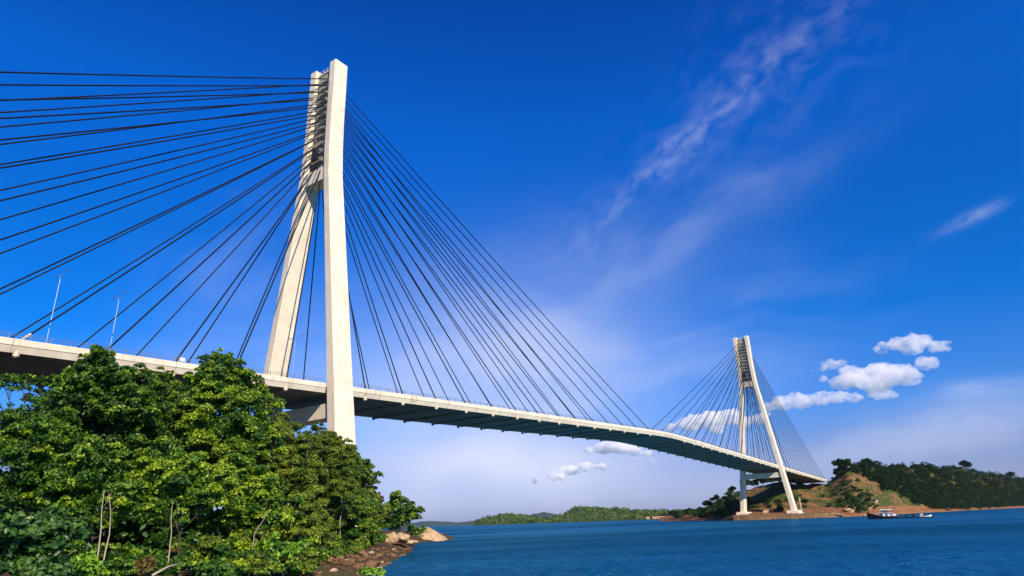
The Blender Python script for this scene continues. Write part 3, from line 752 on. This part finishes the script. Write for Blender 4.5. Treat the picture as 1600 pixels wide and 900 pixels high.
# wooded hill: one mass
C, Rr, N, Tt = [], [], [], []
for k in range(4000):
    u = g.uniform(1318, 1740); f = g.uniform(0.0, 1.04)
    lim = np.interp(u, [1318, 1345, 1372, 1400, 1440, 1470, 1500], [.985, .95, .82, .55, .30, .12, .04])
    if f < lim + g.normal()*.05: continue
    P = island_pt(u, min(f, 1.0)); s = (interp(u, DCR)/600)**.75; R0 = g.uniform(2.0, 4.6)*s; tn = float(np.clip(.35+.30*g.normal(), .02, .95))
    for q in range(6):
        r = R0*g.uniform(.35, .6); o_ = g.normal(size=3)*R0*.42; o_[2] = abs(o_[2])*.8+R0*.25
        C.append(P+o_); Rr.append(r); N.append(4*PI*r*r/(1.0*s*s)*.62); Tt.append(tn+.08*g.normal())
V, Fc, T_ = leaf_cloud(C, Rr, N, 1.05, g, Tt, .9)
tag(mesh_np('forest_canopy', V, Fc, LEAF['far'], None, False, (0, 0, 0), T_), 'dark green wood covering the hill on the right', 'forest', None, 'stuff')
# low green scrub between bushes
# rock outcrops on the island
for (u, f, s, lb) in ((1325, .22, (5, 4, 3.6), 'pale bare rock face low on the distant slope'), (1115, .01, (4, 2, 1.0), 'low white rock at the water left of the distant pylon'), (1195, .24, (3, 3, 2.2), 'orange boulder on the slope between the distant pylon legs'),
                      (1283, .05, (4, 3, 1.8), 'brown rock right of the foot of the distant pylon'), (1305, .05, (5, 3, 1.6), 'broad brown rock at the water below the end of the deck'), (1345, .45, (2.5, 2.5, 2), 'orange boulder high on the open slope')):
    P = island_pt(u, f); put_rock(ROCKS[4 if s[0] > 3.5 else 2], P[0], P[1], P[2], s, lb)
P = island_pt(1253, .22)
r = empty('marker_post', P); tag(r, 'pale marker post standing on the slope right of the distant pylon', 'post')
m = MB(); m.tube([(0, 0, -1), (0, 0, 9.5)], [.35, .22], 8); m.build('post', KNOB, r); m = MB(); m.box(-.8, .8, -.8, .8, -.6, .8); m.build('base', KNOB, r)
# timber slipway up the bank
P0 = island_pt(1345, .02)+np.array([0, 0, .6]); P1 = island_pt(1373, .40)+np.array([0, 0, 1.2])
m = MB(); dv = P1-P0; nn = np.cross(dv, [0, 0, 1]); nn /= np.linalg.norm(nn)
for s_ in (-1, 1): m.tube([nn*s_*.9, dv+nn*s_*.9], .17, 5)
for t in np.linspace(.02, .98, 26): m.tube([dv*t-nn*1.2, dv*t+nn*1.2], .10, 4)
TIMB = mat('weathered_timber', (.40, .24, .13), .9)[0]
r = empty('timber_slipway', P0); tag(r, 'tan timber slipway running diagonally up the bank behind the boat', 'slipway'); m.build('rails', TIMB, r)
m = MB()
for t in (.3, .55, .8, .98): m.tube([dv*t+np.array([0, 0, -4.]), dv*t], .2, 5)
m.build('supports', TIMB, r); m = MB(); m.box(dv[0]-.6, dv[0]+.4, dv[1]-.6, dv[1]+.6, dv[2]+.1, dv[2]+.9); m.build('winch_box', WHITE, r)

# ------------------------------------------------------------------ distant hills
def m_far(name, a, b_, c):
    m, t, b = mat(name, a, .95, 0, .05)
    P = pos(t); n = t.noise(P, .02, 6, .7); n2 = t.noise(P, .004, 4, .6)
    col = t.ramp(n, [(.3, a), (.55, b_), (.75, c)])
    col = t.mix(t.mapr(n2, .55, .7), col, c)
    t.set(b.inputs['Base Color'], col); t.set(b.inputs['Normal'], t.bump(t.noise(P, .06, 5, .7), 1.0, 10)); return m
HM = m_far('distant_wood', (.020, .045, .014), (.05, .085, .022), (.10, .12, .035))
HB = m_far('hazy_remote_wood', (.03, .05, .045), (.04, .065, .055), (.055, .075, .06))  # haze of distance painted in as bluish tones
h1, H1 = polar_hill('hill', np.arange(738, 1085, 2.0), [(738, 819.5), (752, 813), (765, 805), (790, 802), (812, 804), (850, 808), (875, 806), (895, 799), (920, 794), (945, 793.5), (975, 795.5), (1000, 799), (1020, 798), (1045, 797.5), (1085, 801)],
   [(738, 2300), (760, 2100), (1085, 1500)], [(738, 2400), (760, 2500), (1085, 1900)], [(738, 2500), (760, 3200), (1085, 2400)], [(700, 3), (1100, 3)], HM, 30, (26, .012), 8, 6)
h2, _ = polar_hill('hill', np.arange(600, 770, 3.0), [(600, 820), (640, 816), (662, 813), (690, 815), (715, 817), (735, 813), (750, 812), (770, 816)], [(600, 5600), (770, 5600)], [(600, 6200), (770, 6200)], [(600, 7000), (770, 7000)], [(600, 2), (770, 2)], HB, 14, (40, .004), 12, 5)
h3, _ = polar_hill('hill', np.arange(810, 905, 3.0), [(810, 812), (832, 804), (850, 801), (870, 802), (890, 804), (905, 806)], [(810, 4400), (905, 4400)], [(810, 5000), (905, 5000)], [(810, 5600), (905, 5600)], [(800, 2), (905, 2)], HB, 14, (40, .004), 13, 5)
for h in (h1, h2, h3): tag(h, kind='structure')
C, Rr, N, Tt = [], [], [], []
hu = np.arange(738, 1085, 2.0)
for k in range(2600):
    i = g.integers(0, len(hu)); j = g.integers(0, 31)
    P = H1[i, j]; r = g.uniform(6, 13)
    if P[2] < WATER+4: continue
    C.append(P+np.array([g.normal()*9, g.normal()*9, -r*.25])); Rr.append(r); N.append(30); Tt.append(np.clip(.5+.3*g.normal(), 0, 1))
V, Fc, T_ = leaf_cloud(C, Rr, N, 6.5, g, Tt, .8)
tag(mesh_np('distant_woodland', V, Fc, LEAF['slope'], None, False, (0, 0, 0), T_), 'sunlit green woodland on the low distant hills across the water', 'woodland', None, 'stuff')
def hut(u, d, w_, label):
    hh = hdir(u); x, y = CAM[0]+hh[0]*d, CAM[1]+hh[1]*d; r = empty('shore_house', (x, y, WATER+1.5), YAW); tag(r, label, 'house', 'houses on the distant shore')
    m = MB(); m.box(-4, 4, -w_/2, w_/2, 0, 3.0); m.build('wall', TIMB, r)
    m = MB(); m.add([(-4.6, -w_/2-.6, 3.003), (4.6, -w_/2-.6, 3.003), (4.6, w_/2+.6, 3.003), (-4.6, w_/2+.6, 3.003), (0, -w_/2-.6, 5), (0, w_/2+.6, 5)], [[0, 4, 5, 3], [1, 2, 5, 4], [0, 1, 4], [2, 3, 5], [3, 2, 1, 0]]); m.build('roof', TIMB, r)
for u, w_ in ((1012, 8), (1024, 14), (1033, 18), (1043, 9)): hut(u, interp(u, [(738, 2300), (760, 2100), (1085, 1500)])-6, w_, 'tiny pale house on the shore left of the distant island')

# ------------------------------------------------------------------ boat, barge, dinghy
BLACK = mat('black_hull_paint', (.012, .012, .014), .5)[0]
GREYB = mat('blue_grey_paint', (.16, .20, .26), .6)[0]
REDB = mat('red_brown_paint', (.07, .022, .016), .6)[0]
GLASS = mat('dark_glass', (.02, .03, .04), .1)[0]
LW = 278
b0 = at(1363, 811.5, LW); h = hdir(1380); side = np.array([h[1], -h[0]])          # to the right of the picture
yaw_b = math.atan2(-side[1], -side[0])-.12                                          # bow to the left
pb = at(1382, 812, LW+2)
boat = empty('wooden_boat', (pb[0], pb[1], WATER), yaw_b); boat.scale = (.70, .70, .78); tag(boat, 'black wooden motor boat with a white wheelhouse crossing in front of the island', 'boat')
m = MB(); rs = []
for t, wv, sh, kz in ((-6.6, 1.6, 1.0, -.4), (-4, 2.0, .95, -.5), (0, 2.15, 1.1, -.5), (3, 1.9, 1.6, -.4), (5.2, 1.2, 2.2, -.1), (6.8, .45, 2.75, .5), (7.6, .06, 3.0, 1.4)):
    rs.append([(t, -wv, sh), (t, -wv*.75, kz*.3), (t, 0, kz), (t, wv*.75, kz*.3), (t, wv, sh), (t, 0, sh-.12)])
m.rings(rs); hull = m.build('hull', BLACK, boat)
m = MB(); m.tube([(-6.6, -1.65, 1.05), (-4, -2.06, 1.0), (0, -2.2, 1.15), (3, -1.95, 1.65), (5.2, -1.24, 2.25), (7.6, -.05, 3.05)], .1, 5); m.tube([(-6.6, 1.65, 1.05), (-4, 2.06, 1.0), (0, 2.2, 1.15), (3, 1.95, 1.65), (5.2, 1.24, 2.25), (7.6, .05, 3.05)], .1, 5); m.build('gunwale', REDB, hull)
m = MB(); m.tube([(7.2, 0, 2.9), (10.4, 0, 3.0)], [.16, .08], 6); m.build('bowsprit', BLACK, boat)
m = MB(); m.box(-3.6, 2.2, -1.4, 1.4, 1.0, 2.5); cab_ = m.build('deckhouse', GREYB, boat)
m = MB()
for x in (-4.9, -2.6, -.4):
    m.box(x-.55, x+.55, -1.9, -1.45, 1.2, 2.1); m.box(x-.55, x+.55, 1.45, 1.9, 1.2, 2.1)
m.build('white_fender', WHITE, boat)
m = MB(); m.box(-4.3, .9, -1.85, 1.85, 3.85, 4.15); m.box(-4.0, 3.0, -1.75, 1.75, 2.503, 2.62); m.build('roof', WHITE, boat)
m = MB()
for x in (-4, -1.8, .6):
    for y in (-1.6, 1.6): m.box(x-.06, x+.06, y-.06, y+.06, 2.62, 3.85)
m.build('roof_post', DARK, boat)
m = MB(); m.box(-1.9, .5, -1.2, 1.2, 2.62, 3.7); m.build('wheelhouse', RAIL, boat)
for sy in (-1, 1):
    for x in (-2.9, -1.3, .3):
        m = MB(); y0, y1 = sorted((sy*1.403, sy*1.44)); m.box(x, x+.9, y0, y1, 1.5, 2.2); m.build('window', GLASS, cab_)
m = MB(); m.tube([(2.6, 0, 2.2), (2.6, 0, 5.2)], .08, 6); m.build('mast', TIMB, boat)
pbg = at(1424, 809.5, LW+3)
bar = empty('low_barge', (pbg[0], pbg[1], WATER), yaw_b); bar.scale = (.85, .9, .85); tag(bar, 'long flat dark barge low in the water behind the black boat', 'barge')
m = MB(); rs = []
for t, wv, sh in ((-8.5, .9, .45), (-7, 1.3, .4), (7.5, 1.3, .5), (8.6, .7, .6)):
    rs.append([(t, -wv, sh), (t, -wv*.8, -.3), (t, wv*.8, -.3), (t, wv, sh)])
m.rings(rs); m.build('hull', BLACK, bar)
for x, hh, mt, nm in ((5.5, .9, TIMB, 'deck_crate'), (1.8, 1.1, BLACK, 'engine_box'), (-1.0, 1.3, BLACK, 'engine_box'), (-3.8, 1.2, KNOB, 'deck_crate')):
    m = MB(); m.box(x-.5, x+.5, -.5, .5, .46, .46+hh*.7); m.box(x-.25, x+.25, -.3, .3, .46+hh*.7+.003, .46+hh); m.build(nm, mt, bar)
pd = at(1447, 809, LW+5)
din = empty('white_dinghy', (pd[0], pd[1], WATER), yaw_b+PI); din.scale = (.8, .8, .8); tag(din, 'small white dinghy at the end of the low barge', 'dinghy')
m = MB(); rs = []
for t, wv, sh, kz in ((-1.9, .6, .7, 0), (-.5, .75, .7, -.15), (1.2, .6, .9, -.1), (2.3, .06, 1.2, .6)):
    rs.append([(t, -wv, sh), (t, -wv*.7, kz), (t, wv*.7, kz), (t, wv, sh), (t, 0, sh-.1)])
m.rings(rs); m.build('hull', WHITE, din); m = MB(); m.box(-1.2, -1.0, -.1, .1, .6, 1.9); m.build('outboard', WHITE, din)

# ------------------------------------------------------------------ cumulus clouds (real volumes, kilometres away)
def m_cloud(pxm, thick=1.0):
    m = bpy.data.materials.new('cloud_vapour'); m.use_nodes = True; t = NT(m.node_tree)
    t.n.remove(t.n['Principled BSDF']); v = t.new('ShaderNodeVolumePrincipled')
    v.inputs['Color'].default_value = (1, .985, .98, 1); v.inputs['Anisotropy'].default_value = .1
    P = pos(t); nz = t.noise(t.scale(P, (1, 1, 1.25)), 1/(11*pxm), 6, .66)
    t.set(v.inputs['Density'], t.mapr(nz, .35-.04*(thick > 1), .64, .0, .095*thick/pxm)); m.cycles.volume_step_rate = .3
    t.l.new(v.outputs[0], t.n['Material Output'].inputs['Volume']); return m
#CLOUDS#
ALT = 900.0
def cloud(puffs, label, seed, thick=1.0):
    import bmesh
    g = np.random.default_rng(seed)
    vb = max(p[1]+p[2]*.4 for p in puffs); uc = np.mean([p[0] for p in puffs])
    D = (ALT-CAM[2])/slope(uc, vb)
    bm = bmesh.new(); c0 = at(uc, vb, D)
    for (u, v, r) in puffs:
        n = 5
        for k in range(n):
            rw = r*D/FPX*(1.0 if k == 0 else g.uniform(.4, .7))
            c = at(u, v, D+g.uniform(-.3, .3)*r*D/FPX*2)
            if k: c = c+np.array([g.normal()*.75, g.normal()*.75, abs(g.normal())*.30-.05])*r*D/FPX
            mt = Matrix.Translation(Vector(c-c0))@Matrix.Diagonal((rw*1.22, rw*1.22, rw*.74, 1))
            res = bmesh.ops.create_icosphere(bm, subdivisions=3, radius=1.0, matrix=mt)
    me = bpy.data.meshes.new('cloud'); bm.to_mesh(me); bm.free(); me.materials.append(m_cloud(D/FPX, thick))
    o = bpy.data.objects.new('cloud', me); COL.objects.link(o); o.location = c0
    rm = o.modifiers.new('remesh', 'REMESH'); rm.mode = 'VOXEL'; rm.voxel_size = 1.6*D/FPX
    tx = bpy.data.textures.new('puff', 'CLOUDS'); tx.noise_scale = 7*D/FPX; tx.noise_depth = 4
    dm = o.modifiers.new('puff', 'DISPLACE'); dm.texture = tx; dm.strength = 9*D/FPX; dm.mid_level = .55; dm.texture_coords = 'LOCAL'
    tag(o, label, 'cloud')
cloud([(1378, 546, 8), (1405, 537, 13), (1432, 534, 14), (1462, 541, 10), (1425, 544, 13), (1476, 544, 7)], 'puffy white cloud highest above the wooded hill', 1)
cloud([(1315, 598, 14), (1345, 592, 18), (1375, 585, 22), (1405, 585, 19), (1420, 590, 15), (1370, 600, 18)], 'large white cloud above the shadowed hill slope, second from the top', 2)
cloud([(1284, 578, 5), (1292, 575, 7), (1301, 571, 8), (1310, 568, 7), (1318, 566, 5)], 'small faint cloud left of the large white cloud', 3)
cloud([(1225, 630, 15), (1255, 628, 14), (1285, 622, 13), (1310, 620, 12), (1335, 622, 9), (1372, 615, 11), (1390, 617, 8), (1200, 636, 10)], 'long flat cloud behind the cables right of the distant pylon', 4)
cloud([(1050, 668, 9), (1080, 664, 14), (1110, 656, 17), (1135, 652, 15), (1120, 668, 12), (1160, 660, 12), (1185, 655, 10)], 'cloud seen through the left cables of the distant pylon', 5, 1.5)
cloud([(925, 704, 8), (945, 700, 13), (965, 699, 14), (990, 703, 11), (1010, 708, 7)], 'white cloud just below the middle of the deck', 6, 2.2)
cloud([(838, 750, 6), (865, 743, 9), (890, 734, 11), (915, 729, 10), (942, 729, 8), (880, 746, 8)], 'lowest long cloud below the deck near the horizon', 7, 3.0)
cloud([(985, 718, 5), (1000, 719, 6), (1018, 720, 5)], 'small wisp under the white cloud below the deck', 8)

# ------------------------------------------------------------------ air
hm = bpy.data.materials.new('air'); hm.use_nodes = True; t = NT(hm.node_tree); t.n.remove(t.n['Principled BSDF'])
hv = t.new('ShaderNodeVolumePrincipled'); hv.inputs['Color'].default_value = (.82, .90, 1.0, 1); hv.inputs['Density'].default_value = 2e-5; hv.inputs['Anisotropy'].default_value = .2
t.l.new(hv.outputs[0], t.n['Material Output'].inputs['Volume'])
m = MB(); m.box(-7500, 9000, -7500, 9000, WATER-12, 128); tag(m.build('haze', hm), kind='stuff')
# ------------------------------------------------------------------ world, sun
SUN = np.array([-.42, -.80, .57]); SUN /= np.linalg.norm(SUN)
w = bpy.data.worlds.new('World'); sc.world = w; w.use_nodes = True
t = NT(w.node_tree); bg = t.n['Background']
sky = t.new('ShaderNodeTexSky', sky_type='NISHITA'); sky.sun_disc = False
sky.sun_elevation = math.asin(SUN[2]); sky.sun_rotation = math.atan2(SUN[0], SUN[1])
sky.altitude = 0; sky.air_density = 1.0; sky.dust_density = .6; sky.ozone_density = 2.0
SKY_STRENGTH = .15
dirv = t.new('ShaderNodeTexCoord').outputs['Generated']
el = t.sep(dirv)[2]
#TINT#
K = 1.5
TINT = [(p, tuple(x/K for x in c)) for p, c in ((0, (.34, .42, .90)), (.03, (.40, .44, .86)), (.08, (.32, .38, .74)), (.14, (.17, .43, .95)), (.26, (.012, .41, 1.03)),
        (.40, (.008, .42, 1.10)), (.55, (.008, .47, 1.36)), (.70, (.008, .33, 1.15)))]
skyc = t.mix(1.0, sky.outputs[0], t.ramp(t.math('MULTIPLY', el, 1.0, clamp=True), TINT), 'MULTIPLY')
# thin high cloud, laid out in directions of the sky around a fixed bearing
zf = t.math('MAXIMUM', t.dot(dirv, Fv), .05)
ca = t.math('DIVIDE', t.dot(dirv, Rv), zf); cb = t.math('DIVIDE', t.dot(dirv, Uv), zf)
ahead = t.mapr(t.dot(dirv, Fv), .05, .3)
def q2(u, v): return ((u-800)/FPX, (450-v)/FPX)
def streak(u0, v0, u1, v1, wid, tail=1.0, off=None):
    """soft elongated patch between two bearings; returns mask, along, across"""
    (a0, b0), (a1, b1) = q2(u0, v0), q2(u1, v1)
    L = math.hypot(a1-a0, b1-b0); dx, dy = (a1-a0)/L, (b1-b0)/L
    ma, mb = (a0+a1)/2, (b0+b1)/2
    xa = t.math('SUBTRACT', ca, ma); xb = t.math('SUBTRACT', cb, mb)
    al = t.math('ADD', t.math('MULTIPLY', xa, dx), t.math('MULTIPLY', xb, dy))
    ac = t.math('SUBTRACT', t.math('MULTIPLY', xb, dx), t.math('MULTIPLY', xa, dy))
    if off is not None: ac = t.math('ADD', ac, off)
    e = t.math('ADD', t.math('POWER', t.math('ABSOLUTE', t.math('DIVIDE', al, L*.5*tail)), 2.0), t.math('POWER', t.math('ABSOLUTE', t.math('DIVIDE', ac, wid/FPX)), 2.0))
    return t.math('EXPONENT', t.math('MULTIPLY', e, -1.0)), al, ac
wob = t.math('MULTIPLY', t.math('SUBTRACT', t.noise(t.xyz(ca, cb, 0.3), 4.0, 3, .55), .5), .10)
veil = None
def addv(m, k, nz=None, lo=.3, hi=.75):
    global veil
    if nz is not None: m = t.math('MULTIPLY', m, t.mapr(nz, lo, hi))
    m = t.math('MULTIPLY', m, k)
    veil = m if veil is None else t.math('ADD', veil, m)
def fibre(al, ac, sa, sc_, seed, det=6):
    return t.noise(t.xyz(t.math('MULTIPLY', al, sa), t.math('MULTIPLY', ac, sc_), seed), 1.0, det, .52, .35)
m_, al, ac = streak(925, 365, 1310, 10, 25, 1.0, t.math('MULTIPLY', wob, .6)); addv(m_, .21, fibre(al, ac, 26, 44, 1.3, 5), .30, .74)
m_, al, ac = streak(1000, 270, 1130, 215, 55, 1.2, wob); addv(m_, .10, fibre(al, ac, 18, 30, 7.7), .40, .70)
m_, al, ac = streak(1080, 220, 1330, 10, 85, 1.0, wob); addv(m_, .07, fibre(al, ac, 20, 34, 4.1), .42, .72)
m_, al, ac = streak(870, 490, 1280, 240, 40, 1.0, wob); addv(m_, .20, fibre(al, ac, 5, 18, 2.2), .25, .8)
m_, al, ac = streak(880, 400, 960, 330, 60, 1.3, wob); addv(m_, .05, fibre(al, ac, 12, 20, 3.2), .40, .70)
m_, al, ac = streak(860, 560, 1300, 500, 100, 1.0, wob); addv(m_, .24, fibre(al, ac, 3, 9, 5.2), .30, .75)
m_, al, ac = streak(1477, 359, 1566, 318, 9, 1.0); addv(m_, .22, fibre(al, ac, 20, 44, 9.2), .25, .6)
m_, al, ac = streak(1440, 615, 1640, 596, 13, 1.0); addv(m_, .30, fibre(al, ac, 6, 30, 8.2), .25, .7)
m_, al, ac = streak(1270, 712, 1700, 640, 40, 1.1, wob); addv(m_, .46, fibre(al, ac, 3, 16, 6.2), .05, .65)
m_, al, ac = streak(600, 610, 900, 560, 135, 1.6, wob); addv(m_, .66, fibre(al, ac, 3, 6, 10.2), .0, .6)
m_, al, ac = streak(560, 640, 1000, 640, 60, 1.2, wob); addv(m_, .25, fibre(al, ac, 4, 12, 12.2), .30, .75)
m_, al, ac = streak(600, 735, 1000, 725, 45, 1.2, wob); addv(m_, .72, fibre(al, ac, 3, 9, 15.2), .05, .5)
m_, al, ac = streak(300, 470, 480, 380, 80, 1.4, wob); addv(m_, .17, fibre(al, ac, 4, 9, 13.2), .3, .75)
m_, al, ac = streak(200, 600, 460, 540, 70, 1.4, wob); addv(m_, .26, fibre(al, ac, 3, 6, 14.2), .1, .75)
veil = t.math('MULTIPLY', t.math('MINIMUM', veil, .9), ahead)
skyc = t.mix(veil, skyc, (3.35, 3.55, 4.45))
t.l.new(skyc, bg.inputs['Color']); bg.inputs['Strength'].default_value = SKY_STRENGTH
sl = bpy.data.lights.new('sun', 'SUN'); sl.energy = 5.0; sl.angle = math.radians(.53); sl.color = (1.0, .86, .66)
so = bpy.data.objects.new('sun', sl); COL.objects.link(so)
so.rotation_euler = Vector(SUN).to_track_quat('Z', 'Y').to_euler(); so.location = (0, 0, 300)

# ------------------------------------------------------------------ render settings
vs = sc.view_settings; vs.view_transform = 'Standard'; vs.look = 'None'; vs.gamma = 1; vs.use_curve_mapping = False; vs.exposure = .60
sc.render.engine = 'CYCLES'
cy = sc.cycles; cy.use_denoising = True; cy.max_bounces = 8; cy.diffuse_bounces = 3; cy.glossy_bounces = 3; cy.transmission_bounces = 4; cy.volume_bounces = 6; cy.transparent_max_bounces = 8
cy.use_adaptive_sampling = True; cy.adaptive_threshold = .01; cy.sample_clamp_indirect = 6; cy.sample_clamp_direct = 2.5
